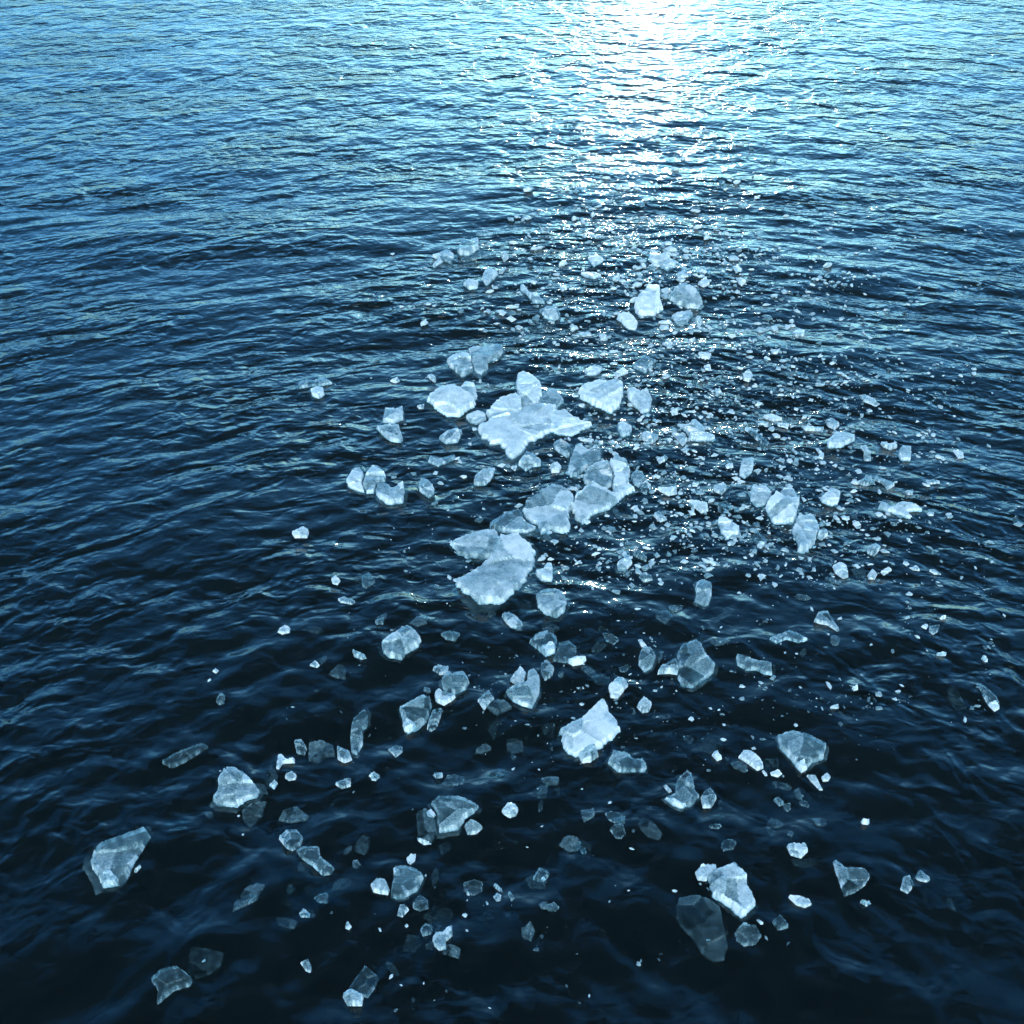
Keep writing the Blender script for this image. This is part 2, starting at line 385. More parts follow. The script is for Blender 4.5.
('O', '190,310 240,290 270,320 240,350 205,350', .10, .01, 'faint sunken bit below the sharp blue triangle'),
('O', '110,680 170,620 270,640 270,705 232,745 175,720', .10, .01, 'faint sunken plate above the twisted white chunk at the bottom'),
('O', '100,740 130,715 168,732 160,770 115,780', .22, .02, 'dim rounded plate left of the twisted white chunk at the bottom'),
('O', '162,800 180,772 220,772 265,720 270,790 235,820 240,855 200,865 175,840', .66, .12, 'twisted frosted white chunk near the bottom, below the shield-shaped piece'),
('O', '475,570 495,545 520,560 515,595 495,600', .62, .07, 'small white-edged chip in dark water below the white oval pebble'),
('O', '475,510 490,505 530,540 515,545', .30, .02, 'tiny dim stick above the small white-edged chip'),
('O', '550,560 570,555 588,590 570,605', .26, .02, 'tiny dim plate right of the small white-edged chip'),
('O', '680,480 710,430 770,455 745,495 700,495', .22, .03, 'dim diamond-shaped piece with one white speck, below right of the oval pebble', [('frost_crust', '722,485 738,474 748,488 734,498', .85, 'white speck')]),
('O', '890,310 930,290 985,300 975,380 910,370', .08, .01, 'very faint sunken square far right of the white oval pebble'),
('O', '360,660 400,630 450,660 490,690 430,705 380,700', .07, .01, 'very faint sunken sheet below the small white-edged chip'),
('O', '530,670 600,640 610,690 570,715', .08, .01, 'faint sunken plate lower right of the small white-edged chip'),
('O', '740,630 790,615 820,640 800,665 755,660', .20, .02, 'dim leaf-shaped plate below the dim diamond-shaped piece'),
('M', '155,435 170,385 215,335 320,300 440,258 468,290 430,350 380,430 345,500 310,535 215,550 190,490', .46, .14, 'smooth slate-blue shard with a pointed top at far lower left', [('frost_crust', '225,490 265,478 300,508 285,538 222,545', .68, 'frosted crumbly base')]),
('M', '372,466 410,430 416,445 388,472', .40, .04, 'small chip stuck to the right edge of the slate-blue shard'),
('M', '520,220 590,180 670,185 700,220 620,240', .05, .01, 'barely visible sunken sheet right of the slate-blue shard'),
('U', '105,275 140,245 200,230 250,270 240,290 180,310 145,340 120,360 130,310', .24, .03, 'dim fish-tailed plate near the bottom left edge'),
('U', '226,240 240,160 300,165 355,175 345,220 310,250 255,268', .09, .01, 'ghostly sunken sheet with a thin rim right of the dim fish-tailed plate'),
('U', '612,205 640,190 652,215 650,240 630,230', .48, .06, 'small glassy hook-shaped chip near the bottom, left of the boxy clear block'),
('U', '770,302 800,260 835,212 885,255 870,290 845,325 800,312', .22, .06, 'boxy dark clear block with a frosted white foot near the bottom edge', [('frost_crust', '757,318 790,298 830,320 825,355 775,352', .70, 'frosted white foot')]),
('U', '768,75 780,70 790,82 780,93 768,88', .30, .02, 'tiny blue disc above the boxy dark clear block'),
# --- lower right
('P', '485,370 520,330 595,330 600,358 565,390 545,412 500,405', .90, .14, 'bright white lump at the upper left end of the pale notched slab'),
('P', '552,402 600,355 690,330 750,400 755,440 800,525 780,555 725,600 690,570 650,530 580,490', .68, .14, 'pale grey-blue notched slab leaning over a large dark sunken plate at lower right'),
('P', '385,600 400,500 480,480 560,495 620,540 640,640 660,740 640,810 590,820 520,770 470,690 420,650', .13, .02, 'large dark sunken plate below the pale notched slab at lower right'),
('P', '690,670 730,630 800,640 830,690 800,730 740,740 700,710', .26, .05, 'dim rounded lump right of the large dark sunken plate'),
('P', '880,620 930,580 970,650 910,668', .22, .03, 'dim wedge right of the dim rounded lump at lower right'),
('P', '795,605 815,605 845,630 825,635', .66, .07, 'tiny white chip on the back of the dim rounded lump'),
('Q', '28,240 60,228 130,228 145,260 110,295 50,285', .70, .10, 'pale tub-shaped chunk right of the pale notched slab'),
('Q', '55,302 130,298 190,280 205,320 130,340 70,330', .10, .01, 'faint sunken plate under the pale tub-shaped chunk'),
('Q', '270,310 290,310 330,345 440,345 468,385 440,430 385,465 330,485 310,430 285,370', .32, .08, 'clear cup-shaped piece with thin bright ribs at lower right'),
('Q', '380,490 430,505 475,510 450,525', .42, .02, 'thin bright sliver below the clear cup-shaped piece'),
('Q', '620,445 635,380 670,375 690,430 660,465', .34, .05, 'duller left one of the two small bow-tie pieces at lower right'),
('Q', '692,385 720,335 780,390 760,408 720,402', .50, .07, 'bright three-cornered right one of the two small bow-tie pieces'),
('Q', '38,482 100,482 150,500 172,525 130,545 85,530', .86, .07, 'bright white seed-shaped sliver below the pale tub-shaped chunk'),
('Q', '850,490 880,485 910,560 870,540', .12, .01, 'faint sunken streak right of the bow-tie pieces'),
('Q', '412,85 440,98 470,95 455,110 425,108', .80, .03, 'tiny white curved flake above the clear cup-shaped piece'),
('L', '95,280 120,250 160,255 210,300 228,335 195,350 150,320', .86, .11, 'bright white oblong chunk left of the clear ribbed plate'),
('L', '215,348 232,348 248,370 235,378', .84, .05, 'tiny white crumb at the lower end of the white oblong chunk'),
('L', '258,355 300,342 325,360 300,378 265,370', .86, .06, 'white button-like chip between the oblong chunk and the clear ribbed plate'),
('L', '290,175 375,158 440,180 545,235 530,295 480,310 450,335 405,340 350,280 305,235', .38, .12, 'clear ribbed plate shaped like a shell, right of the white oblong chunk', [('frost_crust', '385,325 430,308 450,345 420,360', .85, 'white frosted tip')]),
('L', '442,368 490,370 535,445 515,445 470,400', .84, .07, 'white pointed sliver just below the tip of the clear ribbed plate'),
('L', '522,380 550,355 572,380 560,400 530,400', .84, .07, 'round white chip right of the white pointed sliver'),
('L', '275,495 300,485 335,515 310,528', .26, .02, 'dim blue chip below the white button-like chip'),
('L', '375,460 405,440 430,500 400,495', .20, .02, 'dim three-cornered chip below the white pointed sliver'),
('L', '225,290 300,290 310,330 240,330', .10, .01, 'faint sunken strip between the oblong chunk and the clear ribbed plate'),
('L', '225,640 260,640 290,680 260,700', .16, .01, 'faint blue plate above the pale tub-shaped chunk'),
# --- right
('S', '165,30 200,10 240,30 250,80 225,92 180,60', .86, .13, 'bright white chunk at the left end of a short row of chips, right of centre'),
('S', '258,40 330,30 345,78 290,90', .12, .01, 'faint sunken plate inside the short row of chips'),
('S', '345,70 370,38 400,65 385,90 355,90', .82, .09, 'round white chip in the middle of the short row of chips'),
('S', '412,55 450,32 475,45 430,72', .82, .08, 'slanting white chip in the short row of chips, right of the round one'),
('S', '560,30 600,20 620,45 580,42', .68, .05, 'small pale flake farther right along the short row of chips'),
('S', '660,40 690,35 730,60 690,60', .46, .04, 'thin dull flake at the right end of the short row of chips'),
('S', '615,345 640,328 658,340 645,360', .86, .06, 'white chip joined to a glassy ring-like piece near the right'),
('S', '660,345 715,335 705,370 680,388 658,372', .36, .05, 'glassy ring-like piece to the right of its white chip'),
('S', '710,300 735,290 750,300 720,308', .86, .03, 'tiny white flake behind the glassy ring-like piece'),
('S', '690,490 750,485 745,500 700,500', .82, .03, 'thin white bar of ice below the glassy ring-like piece'),
('S', '925,505 945,505 962,522 945,524', .84, .03, 'thin white dash near the right edge, beyond the thin white bar'),
('S', '900,635 950,655 1010,700 1024,740 980,750 940,700', .30, .05, 'blue spindle with a white end near the right edge', [('frost_crust', '965,735 1000,725 1025,755 1000,768', .86, 'white end')]),
('S', '750,660 800,660 860,750 800,760 760,710', .12, .01, 'faint sunken plate left of the blue spindle'),
('S', '0,395 40,420 10,435', .80, .05, 'small white triangle at the tip of the long streaky sliver'),
('S', '260,655 285,652 300,666 275,672', .82, .03, 'tiny white flake alone in dark water below the blue wedge-shaped piece'),
('E', '765,600 775,550 850,555 880,590 845,645 800,655 770,620', .66, .15, 'grey-white left half of the twin floe right of centre'),
('E', '848,645 890,592 940,560 985,560 1020,620 1000,725 890,730 850,680', .80, .18, 'rounded white right half of the twin floe right of centre'),
('F', '60,770 90,700 160,695 205,750 180,830 120,880 90,870 95,830', .80, .17, 'lumpy white floe just below the twin floe', [('ice_knob', '195,770 240,760 248,790 215,815 190,800', .70, None)]),
('E', '600,715 640,708 690,740 715,755 710,790 680,790 655,818 620,780', .88, .16, 'bright white tooth-shaped chunk left below the twin floe'),
('E', '450,625 500,625 550,645 555,670 520,680 480,655', .82, .10, 'white slipper-shaped chunk above the bright tooth-shaped chunk'),
('E', '290,555 350,555 390,545 395,580 350,592 310,570', .82, .10, 'white bow-shaped chunk right of the toothed block of the chain'),
('E', '575,555 630,525 655,555 625,590 590,575', .48, .08, 'glassy lump above and right of the white slipper-shaped chunk'),
('E', '470,520 510,515 500,540 475,535', .84, .06, 'small white chip above the white slipper-shaped chunk'),
('E', '715,450 725,415 790,410 780,470 740,495 715,480', .82, .15, 'white square-topped chunk above the twin floe'),
('E', '640,435 680,425 685,445 650,450', .72, .06, 'small white chip left of the white square-topped chunk'),
('E', '290,405 330,388 335,410 305,425', .84, .08, 'small white chip behind the white bow-shaped chunk'),
('E', '390,210 440,215 490,195 540,240 535,265 590,285 590,300 500,305 460,290 440,250', .72, .11, 'ragged star-like white floe in the choppy water right of the star-shaped raft'),
('E', '365,265 410,270 450,300 425,335 400,300', .70, .08, 'torn white scrap at the left foot of the ragged star-like floe'),
('E', '90,215 120,200 165,240 150,270 110,280 90,250', .60, .10, 'knobbly pale chunk below the bent white chunk'),
('E', '205,280 240,260 300,290 270,320 220,300', .56, .07, 'flat pale scrap right of the knobbly pale chunk'),
('E', '270,690 300,670 345,710 310,722', .56, .06, 'small pale chip in dark water right below the toothed white block'),
('E', '360,150 400,140 400,165 370,170', .84, .06, 'small white chip right of the bent white chunk'),
('E', '835,170 880,155 940,185 890,195', .80, .07, 'white lens-shaped chunk in choppy water at upper right'),
('E', '905,215 970,220 965,245 910,230', .80, .06, 'white bar just below the white lens-shaped chunk'),
('E', '800,200 870,200 860,225 810,220', .46, .04, 'dull flat plate left of the white bar'),
('E', '740,245 780,250 870,310 855,325 800,290', .38, .03, 'long dull strip slanting below the white lens-shaped chunk'),
('E', '600,640 640,625 680,655 640,685 605,670', .22, .02, 'dim plate between the slipper-shaped chunk and the twin floe'),
('E', '780,800 800,760 855,820 850,840 800,830', .34, .03, 'dull ragged plate below the twin floe'),
('F', '240,315 285,268 345,270 385,275 385,300 345,325 310,345 245,345', .76, .15, 'stepped white floe at right, above the twin floe'),
('F', '205,610 260,558 312,580 295,635 265,642 215,625', .84, .13, 'white kite-shaped chunk right of the twin floe'),
('F', '500,655 515,625 570,655 625,630 680,640 735,675 680,675 650,680 672,715 640,710 580,680', .74, .09, 'long jagged white floe like a flying bird at right'),
('F', '410,80 450,78 515,115 495,125 430,105', .68, .06, 'pale flat sliver on a wave at upper right'),
('F', '515,310 560,320 590,310 605,330 570,345 530,330', .82, .08, 'white crest-like chip right of the stepped white floe'),
('F', '605,365 625,335 675,335 670,405 620,400', .62, .12, 'frosted box-shaped chunk right of the white crest-like chip'),
('F', '405,340 440,335 465,370 470,405 430,405 430,365', .70, .08, 'pale boot-shaped chunk between the stepped floe and the box-shaped chunk'),
('F', '180,345 200,350 228,380 220,402 190,395 205,375', .80, .07, 'white hook-shaped chip left below the stepped white floe'),
('F', '885,350 940,365 945,390 915,395', .84, .07, 'white chip on a wave near the right edge'),
('F', '110,225 160,235 230,230 215,247 130,250', .78, .05, 'thin white curved bar above the stepped white floe'),
('F', '235,195 270,180 310,210 285,235 255,220', .56, .07, 'pale glassy chunk right of the thin white curved bar'),
('F', '430,490 470,490 540,525 590,540 550,565 520,530', .34, .03, 'long dull strip above the bird-like jagged floe'),
('F', '390,525 430,505 490,530 440,540', .44, .03, 'dull flat scrap at the left end of the long dull strip'),
('F', '20,490 60,488 45,508', .84, .06, 'tiny white chip just above the twin floe'),
('F', '750,685 790,680 785,698 758,698', .80, .05, 'small white chip right of the bird-like jagged floe'),
('F', '845,690 880,685 875,700 855,704', .72, .04, 'smaller chip farther right of the bird-like jagged floe'),
('F', '440,860 480,840 512,865 485,895 450,880', .50, .08, 'glassy lump below the lumpy white floe, above the short row of chips'),
('F', '640,570 680,565 680,588 650,588', .50, .04, 'pale scrap right above the bird-like jagged floe'),
('F', '740,520 790,510 810,530 760,538', .48, .04, 'dull flat scrap upper right of the bird-like jagged floe'),
# --- left of the raft
('C', '90,120 130,90 180,100 220,85 270,110 200,125 150,128 95,140', .34, .03, 'long dull plate behind the small white ball far left of the raft'),
('C', '155,150 190,132 222,140 228,170 200,188 165,178', .84, .12, 'small white ball of ice in front of the long dull plate, far left'),
('C', '535,252 580,258 630,245 632,300 580,325 525,318', .68, .13, 'upper of two small pieces left of the arrowhead floe, square and frosted'),
('C', '492,355 540,345 610,335 630,400 620,418 570,412 520,380', .60, .10, 'lower of two small pieces left of the arrowhead floe, wedge-shaped with white edge'),
('C', '340,620 375,555 410,548 430,580 420,640 436,685 400,680 350,650', .84, .17, 'white left end of the three-part floe left of the star-shaped raft'),
('C', '436,590 470,548 510,555 542,590 540,625 498,634 482,688 444,690 424,650', .60, .15, 'greyer middle part of the three-part floe left of the star-shaped raft'),
('C', '487,682 503,636 545,640 575,665 635,640 640,680 630,735 550,745 505,715', .74, .13, 'square-ended right part of the three-part floe left of the star-shaped raft'),
('C', '708,650 720,615 760,625 792,665 790,695 760,710 715,680', .66, .13, 'egg-shaped white chunk right of the three-part floe'),
('C', '812,395 840,370 900,352 935,362 910,410 850,420', .64, .10, 'leaf-shaped pale chunk below the arrowhead floe'),
('C', '755,520 770,490 810,510 890,490 900,498 850,525 810,548', .46, .06, 'dull fish-shaped piece below the leaf-shaped pale chunk'),
('C', '60,890 120,862 150,880 140,912 75,912', .84, .09, 'lone white loaf-shaped chunk in dark water far left'),
('C', '752,75 780,65 800,90 795,110 775,95', .68, .07, 'small curled white chip left above the arrowhead floe'),
('C', '560,95 600,82 615,98 590,108', .82, .05, 'small white chip far left above the two stacked small pieces'),
('C', '700,240 740,230 735,250 712,252', .66, .05, 'tiny pale chip at the left point of the arrowhead floe'),
('D', '172,640 180,600 240,565 285,560 270,600 235,640', .70, .11, 'white seed-shaped chunk pointing up right, below the star-shaped raft'),
('D', '400,535 440,475 475,485 520,520 515,545 470,550 440,570', .52, .12, 'clear crown-shaped lump just below the star-shaped raft'),
('D', '360,550 398,538 385,570', .66, .06, 'tiny pale chip left of the clear crown-shaped lump'),
('D', '562,545 600,530 622,550 610,575 570,575', .80, .10, 'small white cube-like chunk left of the upper chain of floes'),
('D', '910,330 950,305 985,340 975,370 935,385 910,355', .62, .10, 'pale rounded scrap right of the pointed wing of the raft'),
('D', '700,395 790,400 780,415 720,408', .84, .06, 'white bar of ice between the pointed wing and the chain of floes'),
('D', '885,80 940,45 965,70 910,88', .86, .10, 'bright white lozenge behind the plump heart-topped floe'),
('D', '740,55 780,30 835,45 800,75 755,75', .74, .09, 'pale flat chunk left of the bright white lozenge'),
# --- far pieces up towards the glitter
('A', '190,160 215,105 300,95 302,150 250,180 205,175', .50, .16, 'glassy block in the farthest scatter of ice, upper left of the glitter'),
('A', '60,182 140,160 175,180 160,220 125,205 75,238 62,228 100,200', .66, .10, 'white forked piece left of the farthest glassy block'),
('A', '205,195 300,165 400,165 300,190 220,208', .28, .03, 'dull flat plate stretching right of the farthest glassy block'),
('A', '410,170 435,162 455,190 430,208', .66, .10, 'small white chunk at the right end of the farthest dull plate'),
('A', '315,310 330,265 370,258 400,280 380,305 340,335', .76, .14, 'white hump below the farthest glassy block'),
('A', '220,330 245,308 300,320 295,345 250,352', .74, .09, 'low white chunk left of the white hump'),
('A', '402,262 440,240 425,272 402,275', .56, .06, 'small pale chip at the right shoulder of the white hump'),
('A', '510,350 530,342 560,385 600,395 640,430 580,425 555,400', .74, .10, 'white crooked stick of ice between the far humps and the bright twin chunks'),
('A', '610,460 650,450 710,460 720,490 690,505 640,495', .58, .10, 'pale flat chunk at the foot of the white crooked stick'),
('A', '280,55 330,45 385,60 370,72 290,70', .50, .04, 'pale strip farthest back, behind the glassy block'),
('A', '860,205 900,195 940,215 890,245', .84, .12, 'white lump far back in the glitter, left of the far white whale-shaped floe'),
('A', '820,275 870,270 930,290 890,310', .80, .08, 'white flat chunk below the far white lump in the glitter'),
('A', '715,350 745,340 755,360 725,370', .84, .07, 'small white chip right of the white crooked stick'),
('A', '915,575 960,575 950,592 925,600', .80, .06, 'small white flake left below the bright lower twin chunk'),
('A', '800,575 870,555 880,580 830,588', .62, .05, 'pale flake left of another white flake, below the crooked stick'),
('B', '172,440 190,400 220,375 240,345 310,360 305,400 325,440 280,470 210,480 180,460', .92, .22, 'brightest white floe, upper right one of the bright twin chunks near the glitter'),
('B', '85,495 120,475 165,488 195,520 185,550 145,545 115,520', .92, .16, 'smaller bright white chunk at lower left of the brightest white floe'),
('B', '345,395 390,350 430,338 480,360 530,400 510,435 440,428 400,420', .64, .16, 'pale cracked upper part of the broken floe right of the brightest white floe'),
('B', '365,475 420,450 470,438 480,470 440,520 395,520', .64, .13, 'pale lower part of the broken floe right of the brightest white floe'),
('B', '484,485 510,470 530,500 520,525 495,520', .56, .09, 'small pale chunk at the lower right corner of the broken floe'),
('B', '245,215 270,180 330,200 395,225 385,250 340,270 300,240', .82, .15, 'far white whale-shaped floe above the brightest white floe'),
('B', '500,330 540,305 562,330 530,345', .76, .08, 'white chip right above the broken floe'),
('B', '390,295 440,275 455,300 400,310', .56, .06, 'pale scrap just below the far white whale-shaped floe'),
('B', '695,310 720,300 750,318 725,338', .86, .11, 'lone white chunk far right of the broken floe'),
('B', '870,540 895,530 912,555 890,568', .86, .10, 'white chip upper right of the pebbly water, level with the bright twin chunks'),
('B', '985,575 1020,545 1050,560 1045,590 1000,592', .80, .11, 'white chunk farthest right beside the white chip of the same size'),
('B', '315,630 350,618 375,635 345,655', .82, .10, 'small white cup-shaped chip below the broken floe'),
('B', '450,610 490,595 480,625 458,625', .70, .06, 'small pale chip right of the white cup-shaped chip'),
('B', '160,745 220,705 290,720 250,750 235,785', .46, .08, 'grey clear kite-shaped plate behind the bent white chunk'),
('B', '500,690 570,695 560,715 520,712', .80, .07, 'white flat chip in choppy water right of the grey kite-shaped plate'),
('B', '530,745 565,740 570,760 540,762', .86, .08, 'small bright white chip just below the white flat chip'),
('B', '730,790 760,770 785,795 765,822 735,815', .72, .11, 'round pale chunk right of the small bright white chip'),
('B', '870,670 920,672 905,690 885,690', .80, .07, 'white chip above right of the round pale chunk'),
('B', '585,870 615,850 625,880 600,888', .70, .08, 'pale chip left below the round pale chunk'),
# --- scattered far left
('T', '672,105 695,88 722,115 705,135 680,130', .84, .08, 'white gem-like chip in dark water left of the heart floe'),
('T', '395,370 430,338 465,355 460,380 420,385', .84, .07, 'small white chip in dark water, left of the thin pale sliver'),
('T', '62,568 80,552 98,566 82,584', .80, .04, 'leftmost tiny white chip in the dark water above the pyramid-like chunk'),
('T', '80,720 100,690 128,690 125,730 95,735', .28, .02, 'small dull ring-like piece below the leftmost tiny white chip'),
('T', '705,205 740,195 800,225 780,240 720,222', .46, .04, 'dull curved strip just below the white gem-like chip'),
('T', '825,95 870,75 900,120 850,155 830,140', .24, .02, 'dim broken plate right of the white gem-like chip'),
('T', '895,330 945,315 940,345 905,345', .24, .02, 'dim sunken chip above the long frosted cobble'),
('V', '345,690 400,655 490,625 510,635 430,680 380,705', .22, .03, 'dim long sliver above the pyramid-like chunk'),
]
# ------------------------------------------------------------------ ice material
def ice_material():
    m, g = new_mat('ice')
    fr = g.n('ShaderNodeAttribute', attribute_name='frost').outputs['Fac']
    tc = g.n('ShaderNodeTexCoord').outputs['Object']
    inf = g.n('ShaderNodeObjectInfo')
    sh = g.n('ShaderNodeVectorMath', operation='ADD')
    rv = g.n('ShaderNodeCombineXYZ')
    g.put(rv.inputs[0], g.math('MULTIPLY', inf.outputs['Random'], 37.0)); g.put(rv.inputs[1], g.math('MULTIPLY', inf.outputs['Random'], 91.0))
    g.put(sh.inputs[0], tc); g.put(sh.inputs[1], rv.outputs[0])
    p = sh.outputs[0]
    fine = g.noise(p, 15.0, 4.0, 0.6, 1.2)
    bub = g.noise(p, 70.0, 3.0, 0.6)
    grain = g.ramp(fr, 0.12, 0.6, 0.0, 1.0)
    f = g.math('ADD', fr, g.math('MULTIPLY', g.math('MULTIPLY', g.math('SUBTRACT', fine, 0.5), 0.34), grain))
    f = g.math('ADD', f, g.math('MULTIPLY', g.math('MULTIPLY', g.math('SUBTRACT', bub, 0.5), 0.55), grain))
    # where there is little frost the grain fades too
    opac = g.math('MULTIPLY', g.ramp(f, 0.03, 1.02), g.ramp(fr, 0.0, 0.12), clamp=True)
    col = g.n('ShaderNodeValToRGB')
    e = col.color_ramp.elements
    e[0].position = 0.0; e[0].color = (0.15, 0.40, 0.52, 1)
    e[1].position = 1.0; e[1].color = (0.90, 0.94, 0.96, 1)
    mid = e.new(0.45); mid.color = (0.38, 0.60, 0.68, 1)
    g.put(col.inputs[0], f)
    b = g.bump(fine, 0.12, 0.03)
    b = g.bump(bub, 0.22, 0.006, b)
    dif = g.n('ShaderNodeBsdfPrincipled')
    g.put(dif.inputs['Base Color'], col.outputs[0])
    dif.inputs['Roughness'].default_value = 0.32
    dif.inputs['IOR'].default_value = 1.31
    g.put(dif.inputs['Normal'], b)
    trl = g.n('ShaderNodeBsdfTranslucent')
    g.put(trl.inputs[0], col.outputs[0]); g.put(trl.inputs[1], b)
    body = g.n('ShaderNodeMixShader'); body.inputs[0].default_value = 0.35
    g.put(body.inputs[1], dif.outputs[0]); g.put(body.inputs[2], trl.outputs[0])
    tr = g.n('ShaderNodeBsdfTransparent'); tr.inputs[0].default_value = (0.80, 0.92, 0.96, 1)
    gl = g.n('ShaderNodeBsdfGlossy'); gl.inputs['Roughness'].default_value = 0.12; g.put(gl.inputs['Normal'], b)
    fre = g.n('ShaderNodeFresnel'); fre.inputs[0].default_value = 1.31; g.put(fre.inputs[1], b)
    clear = g.n('ShaderNodeMixShader')
    g.put(clear.inputs[0], g.math('MULTIPLY', fre.outputs[0], g.ramp(fr, 0.12, 0.4))); g.put(clear.inputs[1], tr.outputs[0]); g.put(clear.inputs[2], gl.outputs[0])
    mx = g.n('ShaderNodeMixShader')
    g.put(mx.inputs[0], opac); g.put(mx.inputs[1], clear.outputs[0]); g.put(mx.inputs[2], body.outputs[0])
    o = g.n('ShaderNodeOutputMaterial'); g.put(o.inputs[0], mx.outputs[0])
    return m
ICE_MAT = ice_material()

# ------------------------------------------------------------------ ice geometry
def fbm(x, y, s, seed, octaves=3):
    out = np.empty(len(x))
    for i in range(len(x)):
        out[i] = mnoise.fractal(Vector((x[i] * s + seed * 7.31, y[i] * s - seed * 3.17, seed * 1.7)), 1.0, 2.0, octaves)
    return out

def seg_dist(P, poly):
    A = poly; B = np.roll(poly, -1, 0)
    AB = B - A
    L = np.maximum((AB ** 2).sum(1), 1e-12)
    t = np.clip(((P[:, None, :] - A[None]) * AB[None]).sum(-1) / L[None], 0, 1)
    Q = A[None] + t[..., None] * AB[None]
    return np.sqrt(((P[:, None, :] - Q) ** 2).sum(-1).min(1))

def inside(P, poly):
    x, y = P[:, 0], P[:, 1]
    c = np.zeros(len(P), bool)
    for (x0, y0), (x1, y1) in zip(poly, np.roll(poly, -1, 0)):
        cond = (y0 > y) != (y1 > y)
        xi = (x1 - x0) * (y - y0) / (y1 - y0 + 1e-15) + x0
        c ^= cond & (x < xi)
    return c

def area(poly):
    x, y = poly[:, 0], poly[:, 1]
    return 0.5 * np.sum(x * np.roll(y, -1) - np.roll(x, -1) * y)

def rough_outline(poly, sp, size, r, crumbly=0.0):
    """walk round the measured outline, cutting corners a little and chipping the edge"""
    q = []
    n = len(poly)
    for i in range(n):
        a, b = poly[i], poly[(i + 1) % n]
        q += [a * 0.95 + b * 0.05, a * 0.05 + b * 0.95]
    q = np.array(q)
    pts = []
    m = len(q)
    for i in range(m):
        a, b = q[i], q[(i + 1) % m]
        L = np.linalg.norm(b - a)
        k = max(1, int(round(L / sp)))
        nrm = np.array([b[1] - a[1], a[0] - b[0]]) / max(L, 1e-9)
        for j in range(k):
            t = j / k
            am = 0.005 * size if k > 1 else 0.004 * size
            pts.append(a + (b - a) * t + nrm * r.normal(0, am) * (0.25 if j == 0 else 1.0))
    pts = np.array(pts)
    if crumbly:
        c = pts.mean(0); o = r.uniform(0, 50)
        for i, q_ in enumerate(pts):
            w = mnoise.noise(Vector((q_[0] * 9 / size, q_[1] * 9 / size, o))) + 0.6 * mnoise.noise(Vector((q_[0] * 21 / size, q_[1] * 21 / size, o)))
            v = q_ - c
            pts[i] = q_ + v / max(np.linalg.norm(v), 1e-6) * w * crumbly * size
    return pts

